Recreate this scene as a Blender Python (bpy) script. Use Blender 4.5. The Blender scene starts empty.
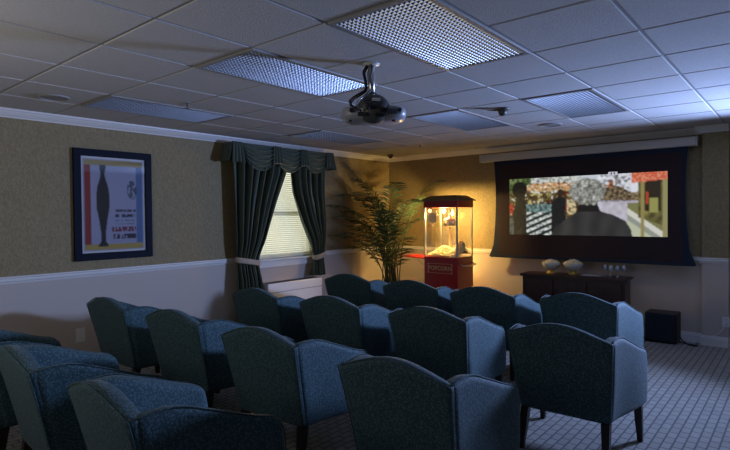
import bpy, bmesh, math, random
from mathutils import Vector, Matrix, noise
R = math.radians
scene = bpy.context.scene
COL = scene.collection

# ------------------------------------------------------------ room measures
XW, YW = -5.622, 7.406          # left wall, front wall
XR, YB = 0.75, -1.3             # right wall, back wall
CH = 2.569                      # ceiling height
X0, Y0, TH = -3.142, 1.390, 0.6096   # ceiling grid
RAIL = 1.033
CAMZ = 1.5656

def lin(c):
    return tuple(((v/255)/12.92 if v/255 <= .04045 else ((v/255+.055)/1.055)**2.4) for v in c)

# ------------------------------------------------------------ materials
def nodes(name):
    m = bpy.data.materials.new(name); m.use_nodes = True
    nt = m.node_tree; b = nt.nodes['Principled BSDF']
    return m, nt, b
def mat(name, col, rough=.6, metal=0, spec=.5, sheen=0, bump=0, bscale=50, var=0, vscale=8, emis=None, estr=0, coat=0):
    m, nt, b = nodes(name)
    b.inputs['Base Color'].default_value = (*col, 1)
    b.inputs['Roughness'].default_value = rough
    b.inputs['Metallic'].default_value = metal
    b.inputs['Specular IOR Level'].default_value = spec
    b.inputs['Sheen Weight'].default_value = sheen
    b.inputs['Coat Weight'].default_value = coat
    tc = nt.nodes.new('ShaderNodeTexCoord')
    if var:
        n = nt.nodes.new('ShaderNodeTexNoise'); n.inputs['Scale'].default_value = vscale; n.inputs['Detail'].default_value = 4
        nt.links.new(tc.outputs['Object'], n.inputs['Vector'])
        r = nt.nodes.new('ShaderNodeValToRGB')
        r.color_ramp.elements[0].position = .3; r.color_ramp.elements[1].position = .7
        r.color_ramp.elements[0].color = (*[c*(1-var) for c in col], 1)
        r.color_ramp.elements[1].color = (*[min(1, c*(1+var)) for c in col], 1)
        nt.links.new(n.outputs['Fac'], r.inputs['Fac']); nt.links.new(r.outputs['Color'], b.inputs['Base Color'])
    if bump:
        n = nt.nodes.new('ShaderNodeTexNoise'); n.inputs['Scale'].default_value = bscale; n.inputs['Detail'].default_value = 3
        nt.links.new(tc.outputs['Object'], n.inputs['Vector'])
        bp = nt.nodes.new('ShaderNodeBump'); bp.inputs['Strength'].default_value = bump; bp.inputs['Distance'].default_value = .01
        nt.links.new(n.outputs['Fac'], bp.inputs['Height']); nt.links.new(bp.outputs['Normal'], b.inputs['Normal'])
    if emis:
        b.inputs['Emission Color'].default_value = (*emis, 1); b.inputs['Emission Strength'].default_value = estr
    return m

M = {}
def fabric():
    m, nt, b = nodes('chair_fabric')
    tc = nt.nodes.new('ShaderNodeTexCoord')
    v = nt.nodes.new('ShaderNodeTexVoronoi'); v.inputs['Scale'].default_value = 85
    nt.links.new(tc.outputs['Object'], v.inputs['Vector'])
    r = nt.nodes.new('ShaderNodeValToRGB')
    r.color_ramp.elements[0].position = .2; r.color_ramp.elements[0].color = (.075, .145, .165, 1)
    r.color_ramp.elements[1].position = .55; r.color_ramp.elements[1].color = (.018, .060, .072, 1)
    nt.links.new(v.outputs['Distance'], r.inputs['Fac']); nt.links.new(r.outputs['Color'], b.inputs['Base Color'])
    n = nt.nodes.new('ShaderNodeTexNoise'); n.inputs['Scale'].default_value = 9; n.inputs['Detail'].default_value = 5
    nt.links.new(tc.outputs['Object'], n.inputs['Vector'])
    ad = nt.nodes.new('ShaderNodeMath'); ad.operation = 'MULTIPLY_ADD'; ad.inputs[1].default_value = 1.0
    nt.links.new(n.outputs['Fac'], ad.inputs[0]); nt.links.new(v.outputs['Distance'], ad.inputs[2])
    bp = nt.nodes.new('ShaderNodeBump'); bp.inputs['Strength'].default_value = .15; bp.inputs['Distance'].default_value = .01
    nt.links.new(ad.outputs[0], bp.inputs['Height']); nt.links.new(bp.outputs['Normal'], b.inputs['Normal'])
    b.inputs['Roughness'].default_value = .75; b.inputs['Sheen Weight'].default_value = .1
    return m
M['fabric'] = fabric()
def wallmat():
    m, nt, b = nodes('wallpaper_over_painted_wainscot')
    g = nt.nodes.new('ShaderNodeNewGeometry'); s = nt.nodes.new('ShaderNodeSeparateXYZ')
    nt.links.new(g.outputs['Position'], s.inputs[0])
    st = nt.nodes.new('ShaderNodeMath'); st.operation = 'GREATER_THAN'; st.inputs[1].default_value = RAIL-.03
    nt.links.new(s.outputs['Z'], st.inputs[0])
    n = nt.nodes.new('ShaderNodeTexNoise'); n.inputs['Scale'].default_value = 38; n.inputs['Detail'].default_value = 5; n.inputs['Distortion'].default_value = 1.0
    mp = nt.nodes.new('ShaderNodeMapping'); mp.inputs['Scale'].default_value = (1, 1, .7)
    nt.links.new(g.outputs['Position'], mp.inputs['Vector']); nt.links.new(mp.outputs[0], n.inputs['Vector'])
    r = nt.nodes.new('ShaderNodeValToRGB')
    r.color_ramp.elements[0].position = .35; r.color_ramp.elements[1].position = .65
    r.color_ramp.elements[0].color = (.225, .174, .085, 1); r.color_ramp.elements[1].color = (.290, .228, .115, 1)
    nt.links.new(n.outputs['Fac'], r.inputs['Fac'])
    mx = nt.nodes.new('ShaderNodeMix'); mx.data_type = 'RGBA'
    nt.links.new(st.outputs[0], mx.inputs['Factor'])
    mx.inputs['A'].default_value = (.50, .44, .39, 1)
    nt.links.new(r.outputs['Color'], mx.inputs['B']); nt.links.new(mx.outputs['Result'], b.inputs['Base Color'])
    mu = nt.nodes.new('ShaderNodeMath'); mu.operation = 'MULTIPLY'
    nt.links.new(n.outputs['Fac'], mu.inputs[0]); nt.links.new(st.outputs[0], mu.inputs[1])
    bp = nt.nodes.new('ShaderNodeBump'); bp.inputs['Strength'].default_value = .6; bp.inputs['Distance'].default_value = .015
    nt.links.new(mu.outputs[0], bp.inputs['Height']); nt.links.new(bp.outputs['Normal'], b.inputs['Normal'])
    b.inputs['Roughness'].default_value = .7
    return m
M['wall'] = wallmat()
def carpet():
    m, nt, b = nodes('carpet')
    g = nt.nodes.new('ShaderNodeNewGeometry')
    mp = nt.nodes.new('ShaderNodeMapping'); mp.inputs['Rotation'].default_value = (0, 0, R(90))
    nt.links.new(g.outputs['Position'], mp.inputs['Vector'])
    k = nt.nodes.new('ShaderNodeTexBrick'); k.offset = .5
    k.inputs['Scale'].default_value = 1; k.inputs['Brick Width'].default_value = .105; k.inputs['Row Height'].default_value = .062
    k.inputs['Mortar Size'].default_value = .007; k.inputs['Mortar Smooth'].default_value = .6
    k.inputs['Color1'].default_value = (.50, .48, .44, 1); k.inputs['Color2'].default_value = (.44, .42, .38, 1); k.inputs['Mortar'].default_value = (.20, .20, .20, 1)
    nt.links.new(mp.outputs[0], k.inputs['Vector'])
    n = nt.nodes.new('ShaderNodeTexNoise'); n.inputs['Scale'].default_value = 160
    nt.links.new(g.outputs['Position'], n.inputs['Vector'])
    mx = nt.nodes.new('ShaderNodeMix'); mx.data_type = 'RGBA'; mx.blend_type = 'MULTIPLY'; mx.inputs['Factor'].default_value = .5
    nt.links.new(k.outputs['Color'], mx.inputs['A']); nt.links.new(n.outputs['Fac'], mx.inputs['B'])
    nt.links.new(mx.outputs['Result'], b.inputs['Base Color'])
    bp = nt.nodes.new('ShaderNodeBump'); bp.inputs['Strength'].default_value = .5; bp.inputs['Distance'].default_value = .006; bp.invert = True
    nt.links.new(k.outputs['Fac'], bp.inputs['Height']); nt.links.new(bp.outputs['Normal'], b.inputs['Normal'])
    b.inputs['Roughness'].default_value = .95; b.inputs['Specular IOR Level'].default_value = .1
    return m
M['carpet'] = carpet()
def glassmat(name, tint=(1, 1, 1), gl=.1):
    m = bpy.data.materials.new(name); m.use_nodes = True; nt = m.node_tree; nt.nodes.clear()
    o = nt.nodes.new('ShaderNodeOutputMaterial'); mx = nt.nodes.new('ShaderNodeMixShader'); mx.inputs[0].default_value = gl
    t = nt.nodes.new('ShaderNodeBsdfTransparent'); t.inputs[0].default_value = (*tint, 1)
    g = nt.nodes.new('ShaderNodeBsdfGlossy'); g.inputs['Roughness'].default_value = .05
    nt.links.new(t.outputs[0], mx.inputs[1]); nt.links.new(g.outputs[0], mx.inputs[2]); nt.links.new(mx.outputs[0], o.inputs[0])
    return m
M['glass'] = glassmat('clear_glass')
M['picglass'] = glassmat('picture_glass', gl=.06)
M['ceil'] = mat('ceiling_tile', (.52, .51, .50), .9, bump=.35, bscale=120, var=.06, vscale=60)
M['tee'] = mat('ceiling_grid_metal', (.33, .33, .33), .6)
M['trim'] = mat('white_trim_paint', (.72, .71, .69), .4)
M['white'] = mat('white_plastic', (.7, .7, .68), .35)
M['lensframe'] = mat('fixture_frame', (.30, .29, .28), .5)
M['lens'] = mat('prismatic_lens', (.36, .38, .42), .38, metal=.9)
M['leg'] = mat('dark_wood_leg', (.018, .012, .01), .35)
M['drape'] = mat('dark_green_satin', (.066, .088, .062), .55, sheen=.1, spec=.3, bump=.15, bscale=200)
M['trimcloth'] = mat('beige_tieback_cloth', (.42, .34, .25), .7)
M['red'] = mat('red_enamel', (.34, .006, .012), .3, coat=.3)
M['redtray'] = mat('bright_red_shelf', (.6, .01, .01), .35)
M['roofm'] = mat('dark_bronze_roof', (.16, .13, .09), .4, metal=.5)
M['alu'] = mat('aluminium', (.62, .62, .6), .3, metal=.9)
M['gold'] = mat('gold_print', (.55, .36, .18), .5)
M['corn'] = mat('popped_corn', (.85, .76, .50), .8, bump=.6, bscale=60, var=.25, vscale=40)
M['steel'] = mat('steel_kettle', (.65, .6, .55), .3, metal=.9)
M['bulb'] = mat('warm_bulb', (1, .8, .5), .5, emis=(1, .62, .25), estr=30)
M['credenza'] = mat('dark_mahogany', (.035, .012, .012), .35, var=.3, vscale=12)
M['black'] = mat('black_plastic', (.012, .013, .016), .45)
M['navy'] = mat('dark_blue_screen_fabric', (.018, .028, .050), .9, spec=.2)
M['scrblack'] = mat('screen_surface_unlit', (.038, .027, .031), .9, spec=.15)
M['housing'] = mat('screen_housing_white', (.52, .50, .48), .5)
M['darkgrey'] = mat('dark_grey_metal', (.09, .09, .085), .45, metal=.3)
M['projgrey'] = mat('grey_projector_plastic', (.34, .35, .38), .35)
M['lens_black'] = mat('projector_lens', (.01, .01, .012), .08)
M['green'] = mat('palm_leaf', (.028, .075, .030), .55, var=.3, vscale=3)
M['cane'] = mat('palm_cane', (.16, .13, .05), .6)
M['pot'] = mat('woven_pot', (.10, .06, .035), .8, bump=.5, bscale=60)
M['soil'] = mat('potting_soil', (.03, .02, .015), .95)
M['frame'] = mat('dark_blue_picture_frame', (.004, .007, .018), .6, spec=.12)
M['matte'] = mat('poster_margin', (.55, .55, .58), .6)
M['speaker'] = mat('speaker_grille', (.27, .26, .25), .7)
M['bowl'] = mat('pale_glass_bowl', (.58, .58, .52), .15)
M['footglow'] = mat('glass_foot_painted_glow', (.75, .5, .12), .2)  # warm light through the glass foot, painted as yellow
M['ceramic'] = mat('white_paper', (.6, .6, .62), .6)
M['ptac'] = mat('white_unit_casing', (.82, .81, .82), .4)

def slatmat():
    m = bpy.data.materials.new('blind_slat'); m.use_nodes = True; nt = m.node_tree; nt.nodes.clear()
    o = nt.nodes.new('ShaderNodeOutputMaterial'); mx = nt.nodes.new('ShaderNodeMixShader'); mx.inputs[0].default_value = .45
    d = nt.nodes.new('ShaderNodeBsdfDiffuse'); d.inputs[0].default_value = (.78, .76, .62, 1)
    t = nt.nodes.new('ShaderNodeBsdfTranslucent'); t.inputs[0].default_value = (.85, .84, .62, 1)
    nt.links.new(d.outputs[0], mx.inputs[1]); nt.links.new(t.outputs[0], mx.inputs[2]); nt.links.new(mx.outputs[0], o.inputs[0])
    return m
M['slat'] = slatmat()
def attrmat(name, emit):
    m, nt, b = nodes(name)
    a = nt.nodes.new('ShaderNodeAttribute'); a.attribute_name = 'Col'
    if emit:
        b.inputs['Base Color'].default_value = (.02, .02, .02, 1)
        nt.links.new(a.outputs['Color'], b.inputs['Emission Color']); b.inputs['Emission Strength'].default_value = emit
    else:
        nt.links.new(a.outputs['Color'], b.inputs['Base Color'])
    b.inputs['Roughness'].default_value = .8
    return m
M['picture'] = attrmat('projected_picture', 0.95)
M['print'] = attrmat('poster_print', 0)

# ------------------------------------------------------------ helpers
def new(name, bm, m, parent=None, smooth=False, loc=None):
    me = bpy.data.meshes.new(name); bmesh.ops.recalc_face_normals(bm, faces=bm.faces)
    bm.to_mesh(me); bm.free()
    for mm in (m if isinstance(m, (list, tuple)) else [m]): me.materials.append(mm)
    if smooth:
        for p in me.polygons: p.use_smooth = True
    o = bpy.data.objects.new(name, me); COL.objects.link(o)
    if parent: o.parent = parent
    if loc: o.location = loc
    return o
def thing(name, label, cat, loc=(0, 0, 0), rz=0, group=None):
    o = bpy.data.objects.new(name, None); COL.objects.link(o); o.empty_display_size = .1
    o.location = loc; o.rotation_euler = (0, 0, rz); o['label'] = label; o['category'] = cat
    if group: o['group'] = group
    return o
def tag(o, label, cat, group=None, kind=None):
    o['label'] = label; o['category'] = cat
    if group: o['group'] = group
    if kind: o['kind'] = kind
    return o
def struct(o):
    o['kind'] = 'structure'; return o
def box(bm, x0, x1, y0, y1, z0, z1, bev=0, mi=0):
    vs = [bm.verts.new((x, y, z)) for x in (x0, x1) for y in (y0, y1) for z in (z0, z1)]
    fs = [bm.faces.new([vs[i] for i in q]) for q in ((0, 1, 3, 2), (4, 6, 7, 5), (0, 4, 5, 1), (2, 3, 7, 6), (0, 2, 6, 4), (1, 5, 7, 3))]
    for f in fs: f.material_index = mi
    if bev:
        es = list({e for f in fs for e in f.edges})
        bmesh.ops.bevel(bm, geom=es, offset=bev, segments=2, profile=.5, affect='EDGES')
    return vs
def B(*a, **k):
    bm = bmesh.new(); box(bm, *a, **k); return bm
def tube(bm, pts, rad, seg=8, closed=False):
    pts = [Vector(p) for p in pts]; n = len(pts); rings = []
    up = Vector((0, 0, 1)); prev = None
    for i, p in enumerate(pts):
        if closed: t = pts[(i+1) % n]-pts[i-1]
        else: t = pts[min(i+1, n-1)]-pts[max(i-1, 0)]
        t.normalize()
        a = prev if prev else (up if abs(t.z) < .9 else Vector((1, 0, 0)))
        a = (a - t*a.dot(t)).normalized(); prev = a; b = t.cross(a)
        r = rad[i] if isinstance(rad, (list, tuple)) else rad
        rings.append([bm.verts.new(p+(a*math.cos(2*math.pi*k/seg)+b*math.sin(2*math.pi*k/seg))*r) for k in range(seg)])
    for i in range(n if closed else n-1):
        A_, B_ = rings[i], rings[(i+1) % n]
        for k in range(seg): bm.faces.new((A_[k], A_[(k+1) % seg], B_[(k+1) % seg], B_[k]))
    if not closed: bm.faces.new(rings[0][::-1]); bm.faces.new(rings[-1])
def lathe(bm, prof, c=(0, 0, 0), seg=24):
    rings = []
    for r, z in prof:
        rings.append([bm.verts.new((c[0]+r*math.cos(2*math.pi*k/seg), c[1]+r*math.sin(2*math.pi*k/seg), c[2]+z)) for k in range(seg)])
    for A_, B_ in zip(rings, rings[1:]):
        for k in range(seg): bm.faces.new((A_[k], A_[(k+1) % seg], B_[(k+1) % seg], B_[k]))
    bm.faces.new(rings[0][::-1]); bm.faces.new(rings[-1])
def grid(bm, nu, nv, f, flip=False):
    vs = [[bm.verts.new(f(i/nu, j/nv)) for j in range(nv+1)] for i in range(nu+1)]
    for i in range(nu):
        for j in range(nv): bm.faces.new((vs[i][j], vs[i+1][j], vs[i+1][j+1], vs[i][j+1]))
    return vs
def solid(o, t, off=0):
    s = o.modifiers.new('Solidify', 'SOLIDIFY'); s.thickness = t; s.offset = off
def slab(bm, nu, nv, fa, fb):
    """closed slab between two surfaces"""
    A_ = grid(bm, nu, nv, fa); B_ = grid(bm, nu, nv, fb)
    for i in range(nu):
        bm.faces.new((A_[i][0], B_[i][0], B_[i+1][0], A_[i+1][0])); bm.faces.new((A_[i][nv], A_[i+1][nv], B_[i+1][nv], B_[i][nv]))
    for j in range(nv):
        bm.faces.new((A_[0][j], A_[0][j+1], B_[0][j+1], B_[0][j])); bm.faces.new((A_[nu][j], B_[nu][j], B_[nu][j+1], A_[nu][j+1]))
def subsurf(o, n=1):
    s = o.modifiers.new('Subdivision', 'SUBSURF'); s.levels = n; s.render_levels = n
def extrude_profile(bm, prof, p0, p1, out):
    """prof list of (d,z): d along 'out' from the wall; swept from p0 to p1"""
    p0, p1, out = Vector(p0), Vector(p1), Vector(out)
    a = [bm.verts.new(p0+out*d+Vector((0, 0, z))) for d, z in prof]; b = [bm.verts.new(p1+out*d+Vector((0, 0, z))) for d, z in prof]
    n = len(prof)
    for i in range(n): bm.faces.new((a[i], a[(i+1) % n], b[(i+1) % n], b[i]))
    bm.faces.new(a[::-1]); bm.faces.new(b)
def lerp(a, b, t): return a+(b-a)*t
def interp(tab, x):
    if x <= tab[0][0]: return tab[0][1]
    for (a, b), (c, d) in zip(tab, tab[1:]):
        if x <= c:
            t = (x-a)/(c-a); return b+(d-b)*t
    return tab[-1][1]
def sstep(t): t = max(0, min(1, t)); return t*t*(3-2*t)

# ------------------------------------------------------------ room shell
struct(new('floor', B(XW-.15, XR+.15, YB-.15, YW+.15, -.1, 0), M['carpet']))
WY0, WY1, WZ0, WZ1 = 4.42, 5.55, .98, 2.25        # window in the left wall
bm = bmesh.new()
box(bm, XW-.15, XW, YB-.15, WY0, 0, CH+.2); box(bm, XW-.15, XW, WY1, YW+.15, 0, CH+.2)
box(bm, XW-.15, XW, WY0, WY1, 0, WZ0); box(bm, XW-.15, XW, WY0, WY1, WZ1, CH+.2)
struct(new('wall_left', bm, M['wall']))
bm = bmesh.new(); box(bm, XW, XR, YW, YW+.15, 0, CH+.2); box(bm, -.935, -.675, YW-.1, YW, 0, CH+.2)
struct(new('wall_front', bm, M['wall']))
struct(new('wall_right', B(XR, XR+.15, YB-.15, YW+.15, 0, CH+.2), M['wall']))
struct(new('wall_back', B(XW, XR, YB-.15, YB, 0, CH+.2), M['wall']))

fixtures = [(-3, 1), (0, 1), (2, 1), (-3, 5), (0, 5), (2, 5), (-3, -3), (0, -3), (2, -3)]
occ = {(i, j+k) for i, j in fixtures for k in (0, 1)}
bm = bmesh.new()
TZ = CH+.006
q = [bm.verts.new(v) for v in ((XW, YB, TZ), (XR, YB, TZ), (XR, YW, TZ), (XW, YW, TZ))]
f = bm.faces.new(q); f.material_index = 1
q = [bm.verts.new((v.co.x, v.co.y, TZ+.15)) for v in q]; bm.faces.new(q)
for i in range(-5, 8):
    for j in range(-5, 11):
        if (i, j) in occ: continue
        xa, xb = max(X0+i*TH, XW-.02), min(X0+(i+1)*TH, XR+.02); ya, yb = max(Y0+j*TH, YB-.02), min(Y0+(j+1)*TH, YW+.02)
        if xb-xa < .06 or yb-ya < .06: continue
        lo = [bm.verts.new(v) for v in ((xa+.013, ya+.013, CH), (xb-.013, ya+.013, CH), (xb-.013, yb-.013, CH), (xa+.013, yb-.013, CH))]
        hi = [bm.verts.new(v) for v in ((xa+.009, ya+.009, TZ-.0005), (xb-.009, ya+.009, TZ-.0005), (xb-.009, yb-.009, TZ-.0005), (xa+.009, yb-.009, TZ-.0005))]
        bm.faces.new(lo)
        for k in range(4): bm.faces.new((lo[k], hi[k], hi[(k+1) % 4], lo[(k+1) % 4]))
me = bpy.data.meshes.new('ceiling'); bm.to_mesh(me); bm.free(); me.materials.append(M['ceil']); me.materials.append(M['tee'])
o = bpy.data.objects.new('ceiling', me); COL.objects.link(o); struct(o)

crown = [(0, 2.492), (.010, 2.492), (.014, 2.503), (.030, 2.515), (.048, 2.535), (.056, 2.548), (.066, 2.552), (.070, 2.569), (0, 2.569)]
rail = [(0, .965), (.008, .965), (.012, .980), (.022, .990), (.024, 1.005), (.018, 1.012), (.030, 1.022), (.030, 1.033), (0, 1.033)]
base = [(0, 0), (.016, 0), (.016, .085), (.011, .098), (.006, .118), (0, .120)]
def run(name, prof):
    names = {'crown': 'trim_1', 'rail': 'trim_2', 'base': 'baseboard_left'}
    bm = bmesh.new()
    if name == 'rail':
        extrude_profile(bm, prof, (XW, YB, 0), (XW, WY0-.09, 0), (1, 0, 0)); extrude_profile(bm, prof, (XW, WY1+.09, 0), (XW, YW, 0), (1, 0, 0))
    else: extrude_profile(bm, prof, (XW, YB, 0), (XW, YW, 0), (1, 0, 0))
    struct(new(names[name], bm, M['trim']))
    bm = bmesh.new()
    extrude_profile(bm, prof, (XW, YW, 0), (-.935, YW, 0), (0, -1, 0))
    extrude_profile(bm, prof, (-.935-max(d for d, z in prof), YW-.1, 0), (-.675, YW-.1, 0), (0, -1, 0))
    extrude_profile(bm, prof, (-.935, YW, 0), (-.935, YW-.1, 0), (-1, 0, 0))
    extrude_profile(bm, prof, (-.675, YW, 0), (XR, YW, 0), (0, -1, 0))
    struct(new({'crown': 'trim_3', 'rail': 'trim_4', 'base': 'baseboard_front'}[name], bm, M['trim']))
run('crown', crown); run('rail', rail); run('base', base)

# window in the left wall: frame, sill, pane, and the blind
w = bpy.data.objects.new('window_1', None); COL.objects.link(w); w['kind'] = 'structure'
bm = bmesh.new()
for a in ((XW-.12, XW-.06, WY0, WY0+.05, WZ0, WZ1), (XW-.12, XW-.06, WY1-.05, WY1, WZ0, WZ1), (XW-.12, XW-.06, WY0, WY1, WZ0, WZ0+.05), (XW-.12, XW-.06, WY0, WY1, WZ1-.05, WZ1), (XW-.115, XW-.07, WY0, WY1, 1.58, 1.63)): box(bm, *a)
box(bm, XW, XW+.018, WY0-.08, WY0, WZ0-.02, WZ1+.08); box(bm, XW, XW+.018, WY1, WY1+.08, WZ0-.02, WZ1+.08); box(bm, XW, XW+.018, WY0, WY1, WZ1, WZ1+.08)
new('window_frame', bm, M['trim'], w)
bm = bmesh.new(); box(bm, XW-.06, XW+.055, WY0-.1, WY1+.1, .955, .98, bev=.006); box(bm, XW, XW+.018, WY0-.08, WY1+.08, .87, .955)
new('window_sill', bm, M['trim'], w)
new('window_pane', B(XW-.095, XW-.09, WY0+.05, WY1-.05, WZ0+.05, WZ1-.05), M['glass'], w)
bl = thing('window_blind', 'pale yellow-green slatted blind lowered between the dark curtains', 'blind', (XW-.035, (WY0+WY1)/2, WZ0))
bm = bmesh.new(); hw = (WY1-WY0)/2-.012; z = .03
while z < WZ1-WZ0-.06:
    a = R(58); dx, dz = .0125*math.cos(a), .0125*math.sin(a)
    v = [bm.verts.new(p) for p in ((dx, -hw, z-dz), (dx, hw, z-dz), (-dx, hw, z+dz), (-dx, -hw, z+dz))]; bm.faces.new(v); z += .028
new('slats', bm, M['slat'], bl)
new('head_rail', B(-.018, .018, -hw, hw, WZ1-WZ0-.045, WZ1-WZ0-.005), M['trim'], bl)
new('bottom_rail', B(-.012, .012, -hw, hw, .006, .02), M['trim'], bl)
for yy in (-.35, .35):
    bm = bmesh.new(); tube(bm, [(.013, yy, .02), (.013, yy, WZ1-WZ0-.05)], .0015, 5); new('cord', bm, M['trim'], bl)

# ------------------------------------------------------------ ceiling fixtures
def prism_mesh():
    bm = bmesh.new(); nx, ny = 18, 38; W, L = .535, 1.145; cx, cy = W/nx, L/ny; d = .018
    P = [[bm.verts.new((-W/2+i*cx, -L/2+j*cy, 0)) for j in range(ny+1)] for i in range(nx+1)]
    for i in range(nx):
        for j in range(ny):
            ox, oy = -W/2+(i+.5)*cx, -L/2+(j+.5)*cy
            c = [bm.verts.new((ox+a*cx*.27, oy+b*cy*.27, d)) for a, b in ((-1, -1), (1, -1), (1, 1), (-1, 1))]
            q = [P[i][j], P[i+1][j], P[i+1][j+1], P[i][j+1]]
            for k in range(4): bm.faces.new((q[k], c[k], c[(k+1) % 4], q[(k+1) % 4]))
            bm.faces.new(c)
    for f in bm.faces: f.normal_update()
    for f in bm.faces:
        if f.normal.z > 0: f.normal_flip()
    me = bpy.data.meshes.new('lens_panel'); bm.to_mesh(me); bm.free(); me.materials.append(M['lens']); return me
def frame_mesh():
    bm = bmesh.new(); a, b = .299, .602
    for t in ((-a, a, -b, -b+.032, -.004, .016), (-a, a, b-.032, b, -.004, .016), (-a, -a+.032, -b+.032, b-.032, -.004, .016), (a-.032, a, -b+.032, b-.032, -.004, .016)): box(bm, *t, bev=.003)
    me = bpy.data.meshes.new('frame'); bm.to_mesh(me); bm.free(); me.materials.append(M['lensframe']); return me
LM, FM = prism_mesh(), frame_mesh()
fl = ['silvery prismatic ceiling light panel, unlit, left of the projector near the picture and curtain crown',
      'silvery prismatic ceiling light panel, unlit, ending at the projector pole',
      'largest prismatic ceiling light panel, nearest overhead',
      'dim prismatic ceiling light panel above the curtain, unlit',
      'dim prismatic ceiling light panel right of the projector, unlit',
      'blue-lit prismatic ceiling light panel above the projection screen, unlit']
order = [(-3, 1), (0, 1), (2, 1), (-3, 5), (0, 5), (2, 5)]
for (i, j), lb in zip(order, fl):
    t = thing('ceiling_light', lb, 'ceiling light', (X0+(i+.5)*TH, Y0+(j+1)*TH, CH-.004), 0, 'recessed ceiling light panels')
    for nm, me in (('frame', FM), ('lens_panel', LM)):
        c = bpy.data.objects.new(nm, me); COL.objects.link(c); c.parent = t
        c.location = (0, 0, -.002 if nm == 'lens_panel' else 0)

def ceil_disc(x, y, lb):
    t = thing('ceiling_speaker', lb, 'speaker', (x, y, CH), 0, 'round ceiling speakers')
    bm = bmesh.new(); lathe(bm, [(.118, -.001), (.118, -.008), (.112, -.012), (.103, -.012), (.103, -.006), (.10, -.001)], seg=36); new('rim', bm, M['tee'], t)
    bm = bmesh.new(); lathe(bm, [(.102, -.002), (.102, -.007), (.05, -.009), (.0, -.0095)][:3], seg=36); new('grille', bm, M['speaker'], t)
ceil_disc(-4.779, 1.724, 'round flush ceiling speaker near the left wall above the framed picture')
ceil_disc(-2.207, 5.93, 'round flush ceiling speaker between the screen and the blue-lit light panel')
def sprinkler(x, y, lb):
    t = thing('fire_sprinkler', lb, 'sprinkler', (x, y, CH), 0, 'ceiling sprinklers')
    bm = bmesh.new(); lathe(bm, [(.034, .004), (.034, -.004), (.018, -.010), (.009, -.010)]); new('escutcheon', bm, M['alu'], t)
    bm = bmesh.new(); lathe(bm, [(.008, -.008), (.008, -.024), (.004, -.026), (.004, -.044)], seg=10); new('nozzle', bm, M['darkgrey'], t)
    bm = bmesh.new(); lathe(bm, [(.004, -.044), (.021, -.046), (.021, -.048), (.004, -.049)], seg=16); new('deflector', bm, M['darkgrey'], t)
sprinkler(-4.184, 2.583, 'small dark sprinkler head beside the leftmost ceiling light panel')
sprinkler(-4.199, 6.261, 'tiny sprinkler head in the ceiling above the palm')
# hanging detector
t = thing('smoke_detector', 'dark cone-shaped detector under the ceiling between projector and screen', 'detector', (-2.21, 4.70, CH))
bm = bmesh.new(); lathe(bm, [(.062, 0), (.062, -.012), (.052, -.022), (.04, -.022)], seg=24); new('base', bm, M['darkgrey'], t, True)
bm = bmesh.new(); lathe(bm, [(.042, -.021), (.040, -.045), (.028, -.066), (.010, -.075)], seg=20); new('sensor_head', bm, M['darkgrey'], t, True)
bm = bmesh.new(); slab(bm, 4, 2, lambda u, v: (-.05-.09*u, -.012+.024*v+u*-.05, -.006-.004*u), lambda u, v: (-.05-.09*u, -.012+.024*v+u*-.05, -.022+.010*u)); new('side_fin', bm, M['darkgrey'], t)
# camera dome in the corner
t = thing('dome_camera', 'small black dome camera under the ceiling in the corner above the palm', 'camera', (-5.30, 7.02, CH))
bm = bmesh.new(); lathe(bm, [(.05, .005), (.05, -.02), (.045, -.026), (.03, -.026)]); new('base', bm, M['darkgrey'], t, True)
bm = bmesh.new(); lathe(bm, [(.038, -.024), (.036, -.04), (.026, -.056), (.006, -.064)]); new('dome', bm, M['black'], t, True)

# ------------------------------------------------------------ projector and its pole
t = thing('ceiling_projector', 'pale grey projector hanging on a short pole with tangled cables from the ceiling', 'projector', (-2.215, 2.735, CH))
pj = t
bm = bmesh.new(); lathe(bm, [(.02, -.0), (.055, -.001), (.055, -.008), (.026, -.012)]); new('ceiling_plate', bm, M['white'], t, True)
bm = bmesh.new(); lathe(bm, [(.021, -.006), (.021, -.235)], seg=20); new('pole', bm, M['alu'], t, True)
bm = bmesh.new(); lathe(bm, [(.021, -.19), (.034, -.195), (.036, -.235), (.028, -.245), (.05, -.262), (.052, -.275), (.02, -.28)]); new('mount_joint', bm, M['darkgrey'], t, True)
rz = R(40)
def rot(p, a=rz): return (p[0]*math.cos(a)-p[1]*math.sin(a), p[0]*math.sin(a)+p[1]*math.cos(a), p[2])
bm = bmesh.new()
for k in range(4):
    a = R(45+90*k)
    tube(bm, [(0, 0, -.262), (.07*math.cos(a), .06*math.sin(a), -.268), (.10*math.cos(a), .085*math.sin(a), -.285), (.105*math.cos(a), .09*math.sin(a), -.305)], .007, 6)
new('spider_bracket', bm, M['darkgrey'], t, True)
def superell(a, n): c, s = math.cos(a), math.sin(a); return (abs(c)**(2/n)*(1 if c >= 0 else -1), abs(s)**(2/n)*(1 if s >= 0 else -1))
bm = bmesh.new(); rings = []
for r, z in ((.80, -.298), (.95, -.305), (1.0, -.325), (1.0, -.352), (.94, -.375), (.78, -.388)):
    rings.append([bm.verts.new(rot((superell(2*math.pi*k/48, 3.2)[0]*.215*r+.01, superell(2*math.pi*k/48, 3.2)[1]*.15*r, z))) for k in range(48)])
for A_, B_ in zip(rings, rings[1:]):
    for k in range(48): bm.faces.new((A_[k], A_[(k+1) % 48], B_[(k+1) % 48], B_[k]))
bm.faces.new(rings[0][::-1]); bm.faces.new(rings[-1])
bd = new('projector_body', bm, M['projgrey'], t, True)
bm = bmesh.new()
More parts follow.
